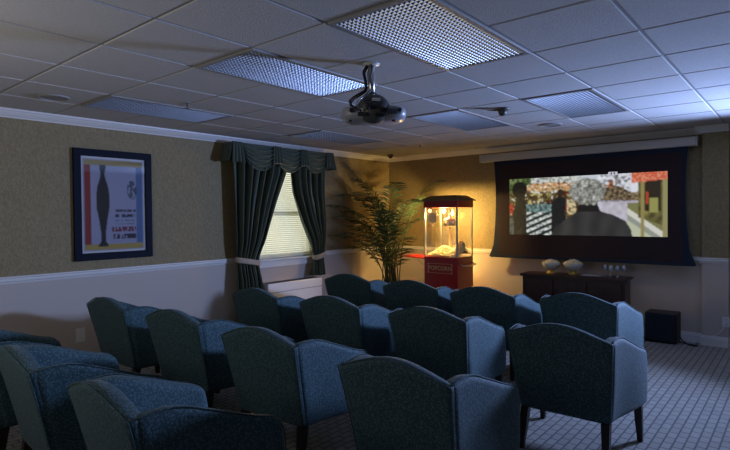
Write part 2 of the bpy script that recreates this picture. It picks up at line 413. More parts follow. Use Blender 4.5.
for k in range(9):
    x = .10+k*.010; vs = [rot((x+dx, y, z)) for dx in (0, .004) for y in (-.152, -.146) for z in (-.36, -.325)]
    v = [bm.verts.new(p) for p in vs]
    for qd in ((0, 1, 3, 2), (4, 6, 7, 5), (0, 4, 5, 1), (2, 3, 7, 6), (0, 2, 6, 4), (1, 5, 7, 3)): bm.faces.new([v[i] for i in qd])
new('vent', bm, M['black'], bd)
bm = bmesh.new()
bm.free()
for x, dd in ((-.13, .016), (.175, .013)):
    c = rot((x, -.150, -.335)); dr = Vector(rot((0, -1, 0))); bm = bmesh.new()
    tube(bm, [c, Vector(c)+dr*.010], dd, 12); new('connector', bm, M['black'], bd)
bm = bmesh.new(); c = Vector(rot((-.08, .14, -.345))); dr = Vector(rot((0, 1, 0))); tube(bm, [c, c+dr*.035], [.038, .034], 20); new('lens', bm, M['lens_black'], bd)
for x in (-.14, .14):
    bm = bmesh.new(); tube(bm, [rot((x, -.09, -.386)), rot((x, -.09, -.398))], .012, 10); new('foot', bm, M['black'], bd)
# central cable basket hump facing the back
bm = bmesh.new(); bmesh.ops.create_uvsphere(bm, u_segments=28, v_segments=16, radius=1)
for v in bm.verts: v.co = Vector(rot((v.co.x*.108+.01, v.co.y*.085-.10, v.co.z*.095-.318)))
new('rear_housing', bm, M['darkgrey'], t, True)
random.seed(4)
for n, (dx, dy, r) in enumerate(((-.035, -.02, .007), (-.028, .012, .006), (.026, -.02, .005), (-.045, 0, .008))):
    p = [(dx*.5, dy, -.004), (dx*1.3, dy*1.2-.01, -.05), (dx*.7, dy-.02, -.11), (dx*.9, dy, -.17), (dx*1.9-.03, dy*2-.04, -.22), (dx*2.2+.02, dy*2-.12, -.26), (dx*2.2+.06, dy-.17, -.30), (dx+.10, dy-.165, -.345)]
    bm = bmesh.new(); pts = []
    for a, b in zip(p, p[1:]):
        for s in range(4): pts.append(Vector(a).lerp(Vector(b), s/4)+Vector((0, 0, 0)))
    pts.append(Vector(p[-1])); sm = [pts[0]]+[(pts[i-1]+pts[i]*2+pts[i+1])/4 for i in range(1, len(pts)-1)]+[pts[-1]]
    tube(bm, sm, r, 7); new('cable', bm, M['black'] if n != 1 else M['alu'], t, True)
for (a, b, r) in (((-.05, -.170, -.285), (.0, -.188, -.29), .013), ((-.04, -.190, -.325), (.02, -.193, -.32), .015), ((.05, -.180, -.335), (.09, -.160, -.34), .012), ((-.09, -.158, -.36), (-.03, -.170, -.365), .013), ((.02, -.178, -.37), (.07, -.165, -.37), .012)):
    bm = bmesh.new(); tube(bm, [rot(a), rot(b)], r, 8); new('plug', bm, M['black'], t)
for (a, b, r) in (((.0, -.188, -.275), (.05, -.178, -.272), .010), ((-.08, -.160, -.335), (-.055, -.178, -.34), .011)):
    bm = bmesh.new(); tube(bm, [rot(a), rot(b)], r, 8); new('plug', bm, M['white'], t)

# ------------------------------------------------------------ projection screen
SY = YW-.14
t = thing('projection_screen', 'wide dark-bordered projection screen hanging from a white housing, showing a film', 'screen', (-2.34, SY, 0))
lx = lambda x: x+2.34
bm = bmesh.new(); box(bm, lx(-3.76), lx(-.985), -.055, .07, 2.345, 2.455, bev=.012); hs = new('housing', bm, M['housing'], t)
for xa in (-.985, -3.773): new('end_cap', B(lx(xa), lx(xa+.013), -.055, .07, 2.34, 2.46, bev=.004), M['housing'], hs)
bm = bmesh.new(); box(bm, lx(-3.50), lx(-1.13), -.002, .001, .965, 2.345); new('screen_surface', bm, M['scrblack'], t)
# dark tensioned side flaps, waisted
def flap(s):
    bm = bmesh.new()
    def f(u, v):
        z = lerp(.935, 2.36, v); k = 4*v*(1-v)
        w_ = lerp(.10, .060, v) - .045*k + .045*(max(0, .12-v)/.12)
        xi = lx(-1.13) if s > 0 else lx(-3.50); return (xi+s*u*w_, .001, z)
    slab(bm, 3, 24, f, lambda u, v: (f(u, v)[0], .004, f(u, v)[2]))
    return bm
for s in (-1, 1): new('side_flap', flap(s), M['navy'], t)
bm = bmesh.new(); box(bm, lx(-3.50), lx(-1.13), -.006, .004, 2.285, 2.36); new('top_border', bm, M['navy'], t)
bm = bmesh.new(); box(bm, lx(-3.62), lx(-1.0), -.012, .012, .925, .968, bev=.005); new('bottom_bar', bm, M['navy'], t)

def clampc(c): return [max(0, min(1, v)) for v in c]
def mixc(a, b, t): return [a[i]+(b[i]-a[i])*t for i in range(3)]
def nz(x, y, s=0): return noise.noise(Vector((x, y, s)))
def paint(u, v):
    n = nz(u*30, v*12, 1); n2 = nz(u*70, v*26, 2); n3 = nz(u*14, v*6, 4)
    # sky and far street
    c = [205, 212, 222]
    if v > .16+.05*n: c = mixc([150, 140, 120], [90, 80, 60], .5+n2)
    # market left
    if u < .50:
        if v < .30: c = [140, 150, 100] if u < .16 else ([200, 165, 115] if v > .10+.05*n else [215, 220, 215])
        if u < .16 and v < .3: c = mixc(c, [60, 85, 35], .5+n)
        if .13 < u < .46 and .08+.25*abs(u-.3) < v < .19+.3*abs(u-.3): c = mixc([205, 140, 85], [245, 222, 185], .5+1.5*nz(u*18, v*60, 11))
        if v > .24: c = mixc([120, 100, 55], [60, 45, 28], .5+1.6*n2)
        if v > .24 and n > .25: c = [200, 180, 110]
        if v > .28 and n3 > .35: c = [150, 60, 40]
    if u < .5 and v > .22 and nz(u*44, v*18, 13) > .32: c = [225, 225, 215]
    # right hand street
    if u > .60:
        if v < .42: c = mixc([205, 210, 222], [235, 238, 245], .5+n)
        if u > .63 and .20+(.7-u)*.2 < v < .47: c = mixc([150, 130, 100], [85, 70, 50], .5+1.5*n2)
        if .66 < u < .84 and v < .08+(u-.66)*1.6 and v < .3: c = [228, 230, 240] if n > -.25 else [150, 148, 150]
        if .61 < u < .70 and .1 < v < .22 and n > .0: c = [170, 110, 70]
        if v > .42+.06*(u-.6): c = mixc([215, 212, 228], [180, 176, 192], .5+n)
        if v > .40+(u-.72)*2.0 and v > .45: c = mixc([205, 202, 216], [180, 176, 186], .5+n)
        if u > .78 and v > .47: # kerb and steps
            e = .60+(u-.78)*1.9
            c = [215, 215, 205] if abs(v-e) < .05 else ([125, 125, 80] if v < e else [150, 155, 145])
            if v > e+.14: c = [190, 195, 170]
        if u > .84:
            if v < .70+(u-.84)*.9: c = mixc([120, 112, 62], [70, 66, 35], .5+n)
            if .88 < u < .965 and .10 < v < .60: c = [45, 38, 25]
            if .90 < u < .95 and .40 < v < .63: c = [150, 150, 85]
            if .855 < u < .875: c = [150, 138, 85]
            if .885 < u < .9 and .3 < v < .5: c = [180, 70, 40]
            if u > .972: c = [150, 145, 100]
        if u > .80 and v < .13-(u-.8)*.2+.03: c = [205, 95, 65] if n2 > -.1 else [225, 150, 120]
    # stall cloth
    if .11 < u < .31 and v > .46:
        c = mixc([150, 180, 180], [70, 100, 95], .5+1.4*n2) if v < .6 else None
        if c is None:
            s = (v*1.0+u*1.1)*9.5; c = [225, 232, 228] if (s % 1) < .5 else [30, 42, 38]
    # dark figure on the left
    d = math.hypot((u-.075)/.055, (v-.20)/.15)
    if d < 1: c = [30, 28, 22]
    if .025+.02*math.sin(v*5) < u < .135 and v > .30: c = mixc([34, 34, 28], [70, 66, 40], max(0, n*1.2)) if u < .125-.05*max(0, .5-v) else c
    if u < .03 and .45 < v < .62: c = [190, 60, 35]
    if u < .03 and v > .7: c = [90, 100, 90]
    # second figure
    if .30 < u < .40 and v > .30+abs(u-.36)*2.2: c = [28, 30, 34]
    if math.hypot((u-.365)/.022, (v-.28)/.07) < 1: c = [60, 40, 30]
    if .405 < u < .465 and .30 < v < .64: c = [222, 205, 160] if n > -.25 else [120, 90, 50]
    c = mixc(c, [c[0]*.45, c[1]*.45, c[2]*.45], max(0, min(1, .15+1.5*nz(u*55, v*24, 9)))) if u < .5 or .62 < u < .8 and v < .45 else c
    # man seen from behind
    sh = interp([(.29, 1.05), (.33, .86), (.40, .72), (.47, .60), (.485, .47), (.60, .47), (.62, .60), (.70, .66), (.77, .76), (.80, .90), (.81, 1.05)], u)
    if .29 < u < .81 and v > sh: c = mixc([40, 40, 40], [62, 62, 62], .5+.8*nz(u*14, v*3, 7)) if v > .6 else [24, 23, 24]
    hd = math.hypot((u-.535)/(.118+.012*n), (v-.27)/(.225+.03*n))
    if hd < 1 and v < .52: c = mixc([92, 92, 86], [190, 192, 186], .5+.8*n2+.6*n-.3*(v-.2))
    k = .94
    return [*lin(clampc([x*k/255 for x in c])[i]*255 for i in range(3)), 1]
def colgrid(name, nx, ny, x0, x1, z0, z1, y, fn, m, parent, axis='x', blur=0):
    bm = bmesh.new()
    P = [[bm.verts.new((lerp(x0, x1, i/nx), y, lerp(z1, z0, j/ny)) if axis == 'x' else (y, lerp(x0, x1, i/nx), lerp(z1, z0, j/ny))) for j in range(ny+1)] for i in range(nx+1)]
    for i in range(nx):
        for j in range(ny): bm.faces.new((P[i][j], P[i+1][j], P[i+1][j+1], P[i][j+1]))
    bm.verts.index_update()
    cols = [fn(i/nx, j/ny) for i in range(nx+1) for j in range(ny+1)]
    me = bpy.data.meshes.new(name); bm.to_mesh(me); bm.free(); me.materials.append(m)
    for _ in range(blur):
        idx = lambda i, j: cols[min(nx, max(0, i))*(ny+1)+min(ny, max(0, j))]
        cols = [[(idx(i-1, j)[k]+idx(i+1, j)[k]+idx(i, j-1)[k]+idx(i, j+1)[k]+2*idx(i, j)[k])/6 for k in range(3)]+[1] for i in range(nx+1) for j in range(ny+1)]
    at = me.color_attributes.new('Col', 'FLOAT_COLOR', 'POINT')
    for i, c in enumerate(cols): at.data[i].color = c
    o = bpy.data.objects.new(name, me); COL.objects.link(o); o.parent = parent; return o
pc = colgrid('picture', 210, 84, lx(-3.315), lx(-1.285), 1.268, 2.068, -.0045, paint, M['picture'], t, blur=1)
bm = bmesh.new(); xx = lx(-1.905)
box(bm, xx-.055, xx+.055, -.0065, -.0055, 2.055, 2.095)
new('pause_mark', bm, mat('pause_mark_light', (.6, .6, .6), .6, emis=(.55, .55, .62), estr=.8), pc)
for d in (-.018, .018): new('pause_bar', B(xx+d-.007, xx+d+.007, -.0075, -.0068, 2.062, 2.088), M['black'], pc)

# ------------------------------------------------------------ framed picture on the left wall
t = thing('framed_poster', 'dark blue framed poster with red, yellow and pale blue bands on the left wall', 'picture', (XW+.002, 2.59, 1.13))
W2, H2 = .41, 1.14
bm = bmesh.new()
for a in ((-W2, W2, 0, .075), (-W2, W2, H2-.075, H2)): box(bm, 0, .03, a[0], a[1], a[2], a[3], bev=.006)
for a in ((-W2, -W2+.075), (W2-.075, W2)): box(bm, 0, .0295, a[0], a[1], .07, H2-.07, bev=.005)
new('frame', bm, M['frame'], t)
new('mat_board', B(.002, .012, -W2+.07, W2-.07, .07, H2-.07), M['matte'], t)
def poster(u, v):
    c = [168, 172, 196]
    if u < .115: c = [150, 48, 45]
    if u > .87 : c = [92, 118, 165]
    if v < .07: c = [170, 150, 80]
    if v > .93: c = [190, 165, 85]
    if u < .02 or u > .985 or v < .012 or v > .988: c = [175, 178, 200]
    # a tall dark vase shape
    w_ = interp([(.06, .0), (.065, .05), (.12, .045), (.16, .03), (.22, .05), (.32, .095), (.45, .11), (.55, .10), (.65, .07), (.8, .04), (.9, .035), (.93, .075), (.955, .08), (.957, 0)], v)
    if abs(u-.31) < w_: c = [22, 24, 32]
    # grey ornament
    if math.hypot((u-.80)/.085, (v-.33)/.11) < 1 and nz(u*26, v*30, 3) > -.12: c = [80, 95, 110]
    # blocks standing for lines of print
    for a, b, x0, x1, cc in ((.55, .58, .52, .86, (52, 58, 78)), (.60, .64, .46, .86, (46, 50, 70)), (.665, .685, .50, .84, (125, 132, 155)), (.70, .715, .50, .84, (125, 132, 155)), (.74, .795, .45, .86, (120, 42, 55)), (.82, .875, .47, .86, (52, 40, 62))):
        if a < v < b and x0 < u < x1 and nz(u*38, v*14, a*9) > -.22: c = list(cc)
    return [*[x*.75 for x in lin(c)], 1]
colgrid('print', 90, 150, -W2+.095, W2-.095, .095, H2-.095, .0135, poster, M['print'], t, axis='y', blur=1)
new('glass', B(.018, .020, -W2+.07, W2-.07, .07, H2-.07), M['picglass'], t)

# ------------------------------------------------------------ outlets
def outlet(loc, rz, lb, w_=.045, h_=.07):
    t = thing('wall_outlet', lb, 'outlet', loc, rz)
    bm = bmesh.new(); box(bm, 0, .006, -w_, w_, -h_, h_, bev=.002); new('cover_plate', bm, M['white'], t)
    for z in (-.028, .028):
        s = new('socket', B(.005, .009, -.017, .017, z-.018, z+.018, bev=.002), M['trim'], t)
        for y in (-.007, .007): new('slot', B(.0085, .0095, y-.0012, y+.0012, z-.006, z+.006), M['black'], s)
outlet((XW+.001, 2.23, .385), 0, 'white outlet plate low on the left wall below the framed poster')
outlet((-.70, YW-.101, .30), R(-90), 'white outlet on the pilaster at the right edge with a pale cable', .035, .057)
def cord(name, pts, r, m, lb, cat, loc0=None):
    bm = bmesh.new(); P = [Vector(p) for p in pts]
    for _ in range(3):
        Q = [P[0]]
        for a, b in zip(P, P[1:]): Q += [a.lerp(b, .25), a.lerp(b, .75)]
        Q.append(P[-1]); P = Q
    tube(bm, P, r, 6); return tag(new(name, bm, m, smooth=True), lb, cat)
cord('power_cable', [(-.705, YW-.125, .28), (-.73, YW-.15, .2), (-.80, YW-.14, .13), (-.90, YW-.15, .11), (-.98, YW-.13, .06), (-1.0, YW-.10, .01), (-1.05, YW-.05, .012)], .005, M['trim'], 'pale cable hanging from the right outlet down behind the black speaker box', 'cable')
cord('speaker_cable', [(-1.15, YW-.2, .09), (-1.10, YW-.22, .03), (-1.03, YW-.27, .008), (-.95, YW-.25, .008), (-.97, YW-.20, .008), (-1.06, YW-.21, .01), (-1.15, YW-.24, .03)], .007, M['black'], 'black cable coiled on the carpet between speaker box and pilaster', 'cable')

# ------------------------------------------------------------ curtains
def gridobj(name, fn, nu, nv, m, parent, th=.004):
    bm = bmesh.new(); grid(bm, nu, nv, fn); o = new(name, bm, m, parent, True); solid(o, th); return o
CX = XW+.12
def drape(outer, inner, z0, z1, lb, tiez, seed, sgn, pleats=8):
    cy = (interp(outer, 1.0)+interp(inner, 1.0))/2
    t = thing('curtain', lb, 'curtain', (CX, cy, 0), 0, 'tied-back curtains')
    def f(u, v):
        z = lerp(z0, z1, v); a, b = interp(outer, z), interp(inner, z)
        y = lerp(a, b, u); wd = abs(b-a)
        k = min(1, abs(z-tiez)/.28); amp = (.018+.034*sstep(k))*min(1, wd/.35+.25)
        ph = u*pleats*2*math.pi+seed+.5*math.sin(v*5+seed)+nz(u*3, v*2, seed)*1.2
        x = amp*math.sin(ph)+.35*amp*math.sin(ph*1.7+2*v)
        bul = .035*math.sin(math.pi*u)
        return (x+bul, y-cy, z)
    gridobj('panel', f, 110, 60, M['drape'], t, .003)
    a, b = interp(outer, tiez), interp(inner, tiez); bm = bmesh.new()
    def g(u, v):
        an = 2*math.pi*u; yy = (a+b)/2-cy+math.cos(an)*(abs(b-a)/2+.012)
        return (.015+math.sin(an)*.075, yy, tiez+sgn*.035*math.cos(an)*-1+(v-.5)*.07)
    grid(bm, 36, 3, g); o = new('tieback', bm, M['trimcloth'], t, True); solid(o, .006); return t
drape([(0, 4.03), (1.0, 4.05), (2.4, 4.0)], [(0, 4.50), (.6, 4.46), (.97, 4.40), (1.06, 4.43), (1.33, 4.56), (1.75, 4.73), (2.15, 4.92), (2.4, 4.95)], .02, 2.40, 'dark green pleated curtain left of the blind, tied back with a beige band', .985, .7, 1)
drape([(0, 5.60), (1.0, 5.62), (1.5, 5.64), (2.4, 5.64)], [(0, 5.35), (.68, 5.36), (.98, 5.42), (1.2, 5.34), (1.5, 5.17), (1.9, 5.0), (2.15, 4.955), (2.4, 4.97)], .70, 2.40, 'dark green pleated curtain right of the blind, tied back beside the palm', .99, 2.1, -1, 6)
t = thing('curtain_valance', 'dark green swagged valance with hanging jabots across the curtain tops', 'valance', (XW, 4.90, 2.2))
VY = 4.90; VZ = 2.2
new('valance_board', B(.0, .17, 3.98-VY, 5.74-VY, 2.47-VZ, 2.49-VZ), M['drape'], t)
def swag(yc, hw, seed, drop):
    def f(u, v):
        p = 4*u*(1-u); s = (u-.5)*2
        z = 2.49-VZ - v*(.10+drop*p**.75) - .02*v
        fold = .016*math.sin(v*5.2*2*math.pi+1.2*s*s+seed)
        return (.19+.03*p*math.sin(math.pi*min(1, v*1.0))+fold, yc-VY+s*hw*(1-.10*v*(1-p)), z)
    gridobj('swag', f, 28, 44, M['drape'], t)
for i, (yc, hw, dr) in enumerate(((4.40, .30, .215), (4.90, .28, .215), (5.40, .28, .20))): swag(yc, hw, i*1.3, dr)
def jabot(yc, w0, w1, drop, ret=0, band=True, ya=0, yb=0):
    def f(u, v):
        s = (u-.5)*2; w_ = lerp(w0, w1, v)
        x = .212+.02*v+.014*math.sin(u*3.5*2*math.pi)*(.5+v*.6); y = yc-VY+s*w_
        if ret and s*ret > 0: x -= abs(s)*.0
        return (x, y, 2.495-VZ-drop*v-.02*v*abs(s))
    o = gridobj('jabot', f, 30, 10, M['drape'], t)
    if band:
        bm = bmesh.new(); grid(bm, 24, 1, lambda u, v: tuple(Vector(f(lerp(.12, .88, u), .93+.05*v))+Vector((.004, 0, 0)))); b = new('trim_band', bm, M['trimcloth'], o, True); solid(b, .003)
jabot(4.03, .07, .10, .25, -1, False); jabot(4.67, .065, .095, .235); jabot(5.16, .06, .09, .235); jabot(5.69, .07, .11, .235, 1, False)
for yy, s in ((3.97, -1), (5.75, 1)):
    gridobj('return_panel', lambda u, v: (.005+.205*u+.02*v, yy-VY+s*.07*v+.01*math.sin(u*18), 2.495-VZ-.245*v), 20, 8, M['drape'], t)

# ------------------------------------------------------------ heating unit under the window
t = thing('wall_heating_unit', 'white heating and cooling unit on the wall under the window', 'heater', (XW, 4.98, 0))
bm = bmesh.new(); box(bm, .002, .205, -.49, .52, .12, .668, bev=.012); c = new('casing', bm, M['ptac'], t)
bm = bmesh.new(); box(bm, .002, .17, -.47, .50, .0, .12); new('plinth', bm, M['darkgrey'], t)
bm = bmesh.new()
for k in range(9): box(bm, .05+k*.014, .057+k*.014, -.46, .49, .6695, .674)
new('top_grille', bm, M['black'], c)
bm = bmesh.new(); box(bm, .203, .209, -.48, .51, .545, .55); new('front_seam', bm, M['darkgrey'], c)

# ------------------------------------------------------------ popcorn machine
PX, PY = -3.78, 6.56      # front right corner
PW, PD = .56, .46
t = thing('popcorn_machine', 'red popcorn machine with lit glass case, standing beside the palm', 'popcorn machine', (PX-PW/2, PY+PD/2, 0))
a, b = PW/2, PD/2
new('cabinet', (lambda bm: (box(bm, -a, a, -b, b, .50, .95, bev=.006), bm)[1])(bmesh.new()), M['red'], t)
new('cart', (lambda bm: (box(bm, -a+.02, a-.02, -b+.02, b-.02, .12, .50, bev=.006), bm)[1])(bmesh.new()), M['red'], t)
for sx in (-1, 1):
    for sy in (-1, 1):
        bm = bmesh.new(); tube(bm, [(sx*(a-.06)-.012, sy*(b-.06), .05), (sx*(a-.06)+.012, sy*(b-.06), .05)], .05, 18); box(bm, sx*(a-.06)-.018, sx*(a-.06)+.018, sy*(b-.06)-.012, sy*(b-.06)+.012, .075, .12)
        new('caster', bm, M['black'], t)
for sx in (-1, 1):
    for sy in (-1, 1): new('corner_post', B(sx*(a-.012)-.011, sx*(a-.012)+.011, sy*(b-.012)-.011, sy*(b-.012)+.011, .95, 1.67), M['alu'], t)
bm = bmesh.new(); box(bm, -a+.02, a-.02, -b+.010, -b+.014, .955, 1.67); box(bm, -a+.02, a-.02, b-.014, b-.010, .955, 1.67); box(bm, -a+.010, -a+.014, -b+.02, b-.02, .955, 1.67); box(bm, a-.014, a-.010, -b+.02, b-.02, .955, 1.67)
new('glass_case', bm, M['glass'], t)
bm = bmesh.new(); box(bm, -a-.004, a+.004, -b-.004, b+.004, 1.668, 1.765, bev=.004); hd = new('header', bm, M['red'], t)
bm = bmesh.new()
v0 = [bm.verts.new((sx*(a+.035), sy*(b+.035), 1.765)) for sx, sy in ((-1, -1), (1, -1), (1, 1), (-1, 1))]
v1 = [bm.verts.new((sx*(a+.035), sy*(b+.035), 1.778)) for sx, sy in ((-1, -1), (1, -1), (1, 1), (-1, 1))]
v2 = [bm.verts.new((sx*(a-.06), sy*(b-.08), 1.845)) for sx, sy in ((-1, -1), (1, -1), (1, 1), (-1, 1))]
bm.faces.new(v0); bm.faces.new(v2)
for p, q_ in ((v0, v1), (v1, v2)):
    for k in range(4): bm.faces.new((p[k], p[(k+1) % 4], q_[(k+1) % 4], q_[k]))
new('roof', bm, M['roofm'], t)
# kettle, its arm and lamp
bm = bmesh.new(); lathe(bm, [(.05, 1.38), (.085, 1.395), (.092, 1.43), (.092, 1.48), (.088, 1.485)], c=(.02, .0, 0)); kt = new('kettle', bm, M['steel'], t, True)
bm = bmesh.new(); lathe(bm, [(.09, 1.485), (.07, 1.50), (.015, 1.51), (.012, 1.53)], c=(.02, 0, 0)); new('kettle_lid', bm, M['steel'], kt, True)
bm = bmesh.new(); tube(bm, [(.02, 0, 1.66), (.02, 0, 1.52)], .01, 10); tube(bm, [(-.06, 0, 1.66), (-.06, 0, 1.46), (-.02, 0, 1.45)], .007, 8); new('kettle_hanger', bm, M['steel'], kt)
new('menu_panel', B(-a+.04, -.08, -b+.03, -b+.034, 1.45, 1.60), mat('white_panel', (.75, .66, .5), .6), t)
new('kettle_post', B(-.045, -.015, .08, .11, .99, 1.66), mat('warm_post', (.7, .55, .36), .5), t)
bm = bmesh.new(); lathe(bm, [(.008, 1.655), (.02, 1.645), (.028, 1.625), (.022, 1.60), (.006, 1.592)], c=(-.14, .11, 0), seg=16); new('lamp_bulb', bm, M['bulb'], t, True)
# popcorn: heaped kernels
bm = bmesh.new(); random.seed(8)
def heap(x, y): return .965+.13*math.exp(-((x+.06)/.16)**2-((y)/.16)**2)+.20*math.exp(-((x-.20)/.08)**2-((y-.03)/.12)**2)
grid(bm, 22, 18, lambda u, v: (lerp(-a+.02, a-.02, u), lerp(-b+.02, b-.02, v), heap(lerp(-a, a, u), lerp(-b, b, v))))
for k in range(600):
    x, y = random.uniform(-a+.03, a-.03), random.uniform(-b+.03, b-.03)
    bmesh.ops.create_icosphere(bm, subdivisions=1, radius=random.uniform(.008, .014), matrix=Matrix.Translation((x, y, heap(x, y)+.003)))
o = new('popcorn', bm, M['corn'], t, True); o['kind'] = 'stuff'
# lettering panel
cb = t
tx = bpy.data.curves.new('popcorn_text', 'FONT'); tx.body = 'POPCORN'; tx.size = .085; tx.extrude = .001; tx.align_x = 'CENTER'; tx.align_y = 'CENTER'; tx.offset = .0022; tx.space_character = 1.05
tob = bpy.data.objects.new('tmp', tx); COL.objects.link(tob); bpy.context.view_layer.update()
me = bpy.data.meshes.new_from_object(tob.evaluated_get(bpy.context.evaluated_depsgraph_get())); bpy.data.objects.remove(tob)
me.transform(Matrix.Scale(.95, 4, (1, 0, 0))); me.materials.clear(); me.materials.append(M['gold'])
o = bpy.data.objects.new('lettering', me); COL.objects.link(o); o.parent = t; o.rotation_euler = (R(90), 0, 0); o.location = (-.01, -b-.002, .785)
bm = bmesh.new()
for x0, x1, z0, z1 in ((-.18, .16, .850, .856), (-.18, .16, .714, .720), (-.213, -.207, .745, .825), (.187, .193, .745, .825)): box(bm, x0, x1, -b-.003, -b+.001, z0, z1)
for x, z in ((-.205, .845), (.185, .845), (-.205, .725), (.185, .725)): tube(bm, [(x, -b+.001, z), (x, -b-.003, z)], .014, 10)
new('label_border', bm, M['gold'], t)
bm = bmesh.new(); slab(bm, 2, 2, lambda u, v: (-a-.45*u, lerp(-b+.04, b-.04, v), .925+.015*u), lambda u, v: (-a-.45*u, lerp(-b+.04, b-.04, v), .905+.025*u)); new('side_shelf', bm, M['redtray'], t)
for yy in (-b+.07, b-.07):
    bm = bmesh.new(); tube(bm, [(-a, yy, .76), (-a-.2, yy, .91)], .007, 6); new('shelf_brace', bm, M['alu'], t)
bm = bmesh.new(); tube(bm, [(a-.002, -b+.06, .86), (a+.07, -b+.05, .835), (a+.10, 0, .83), (a+.07, b-.05, .835), (a-.002, b-.06, .86)], .011, 8); new('push_handle', bm, M['alu'], t, True)

# ------------------------------------------------------------ credenza with bowls and glasses
t = thing('credenza', 'dark wooden credenza under the projection screen', 'cabinet', (-2.31, 7.02, 0), R(3))
W_, D_ = .66, .20
bm = bmesh.new(); box(bm, -W_, W_, -D_, D_, .735, .765, bev=.006); new('top', bm, M['credenza'], t)
bm = bmesh.new(); box(bm, -W_+.03, W_-.03, -D_+.03, D_-.02, .06, .735, bev=.004); c = new('body', bm, M['credenza'], t)
new('plinth', B(-W_+.05, W_-.05, -D_+.05, D_-.04, 0, .06), M['credenza'], t)
for k in range(3):
    x0 = -W_+.05+k*.41; bm = bmesh.new(); box(bm, x0, x0+.39, -D_+.012, -D_+.03, .10, .70, bev=.006); d = new('door', bm, M['credenza'], t)
    bm = bmesh.new(); lathe(bm, [(.004, 0), (.006, .012), (.012, .018), (.010, .026)], seg=12); h = new('knob', bm, M['darkgrey'], d, True); h.rotation_euler = (R(90), 0, 0); h.location = (x0+.35, -D_+.012, .42)
TOPZ = .7655
def on_cred(dx, dy): return (-2.31+dx*math.cos(R(3))-dy*math.sin(R(3)), 7.02+dx*math.sin(R(3))+dy*math.cos(R(3)), TOPZ)
def bowl(loc, lb, sc):
    t = thing('popcorn_bowl', lb, 'bowl', loc, 0, 'popcorn bowls on the credenza'); t.scale = (1, 1, 1.05)
    bm = bmesh.new(); lathe(bm, [(r*sc, z*sc) for r, z in ((.026, .034), (.06, .05), (.095, .085), (.112, .125), (.106, .125), (.088, .088), (.05, .058), (.01, .052))]); new('bowl_shell', bm, M['bowl'], t, True)
    bm = bmesh.new(); lathe(bm, [(r*sc, z*sc) for r, z in ((.050, 0), (.053, .008), (.036, .02), (.030, .036))]); new('bowl_foot', bm, M['footglow'], t, True)
    bm = bmesh.new(); random.seed(3)
    for k in range(150):
        r = .10*math.sqrt(random.random()); an = random.uniform(0, 6.28); z = .115+.045*(1-(r/.10)**2)*random.uniform(.6, 1)
        bmesh.ops.create_icosphere(bm, subdivisions=1, radius=random.uniform(.010, .015), matrix=Matrix.Translation((r*sc*math.cos(an), r*sc*math.sin(an), z*sc)))
    lathe(bm, [(.09*sc, .09*sc), (.10*sc, .118*sc), (.06*sc, .14*sc), (.01*sc, .15*sc)]); o = new('popcorn', bm, M['corn'], t, True); o['kind'] = 'stuff'
bowl(on_cred(-.31, .02), 'left of the two pale bowls of popcorn on the credenza', 1.1)
bowl(on_cred(-.03, .04), 'right pale bowl of popcorn on the credenza, heaped higher', 1.15)
bm = bmesh.new(); slab(bm, 6, 4, lambda u, v: (lerp(-.12, .12, u), lerp(-.08, .08, v), .004+.003*math.sin(u*5)), lambda u, v: (lerp(-.12, .12, u), lerp(-.08, .08, v), .001)); o = new('napkin_stack', bm, M['ceramic'], loc=on_cred(.20, .02)); tag(o, 'flat white napkins on the credenza between bowls and glasses', 'napkins')
gp = None
gl = [(.36, .06), (.44, .0), (.41, .11), (.50, .07), (.52, -.02), (.57, .10)]
gw = ['left end', 'front left', 'back middle', 'centre', 'front right', 'right end']
for (dx, dy), wh in zip(gl, gw):
    if gp is None:
        bm = bmesh.new(); lathe(bm, [(.030, 0), (.031, .003), (.005, .008), (.004, .06), (.022, .075), (.036, .10), (.034, .145), (.033, .145), (.034, .10), (.02, .078), (.003, .07)], seg=18)
        gp = new('wine_glass', bm, glassmat('stem_glass', (.93, .95, .97), .28), smooth=True); o = gp
    else: o = gp.copy(); COL.objects.link(o)
    o.location = on_cred(dx, dy); tag(o, f'clear stemmed glass at the {wh} of the cluster on the credenza', 'glass', 'glasses on the credenza')

# subwoofer box
t = thing('subwoofer', 'black speaker box on the carpet between credenza and pilaster', 'speaker', (-1.33, 7.24, 0))
bm = bmesh.new(); box(bm, -.17, .17, -.14, .13, .012, .36, bev=.008); new('enclosure', bm, M['black'], t)
bm = bmesh.new(); box(bm, -.155, .155, -.152, -.141, .03, .345, bev=.004); new('front_grille', bm, mat('speaker_cloth', (.012, .02, .03), .9), t)
for sx in (-1, 1):
    for y in (-.1, .1):
        bm = bmesh.new(); lathe(bm, [(.015, 0), (.015, .012)], c=(sx*.13, y, 0), seg=10); new('foot', bm, M['black'], t)

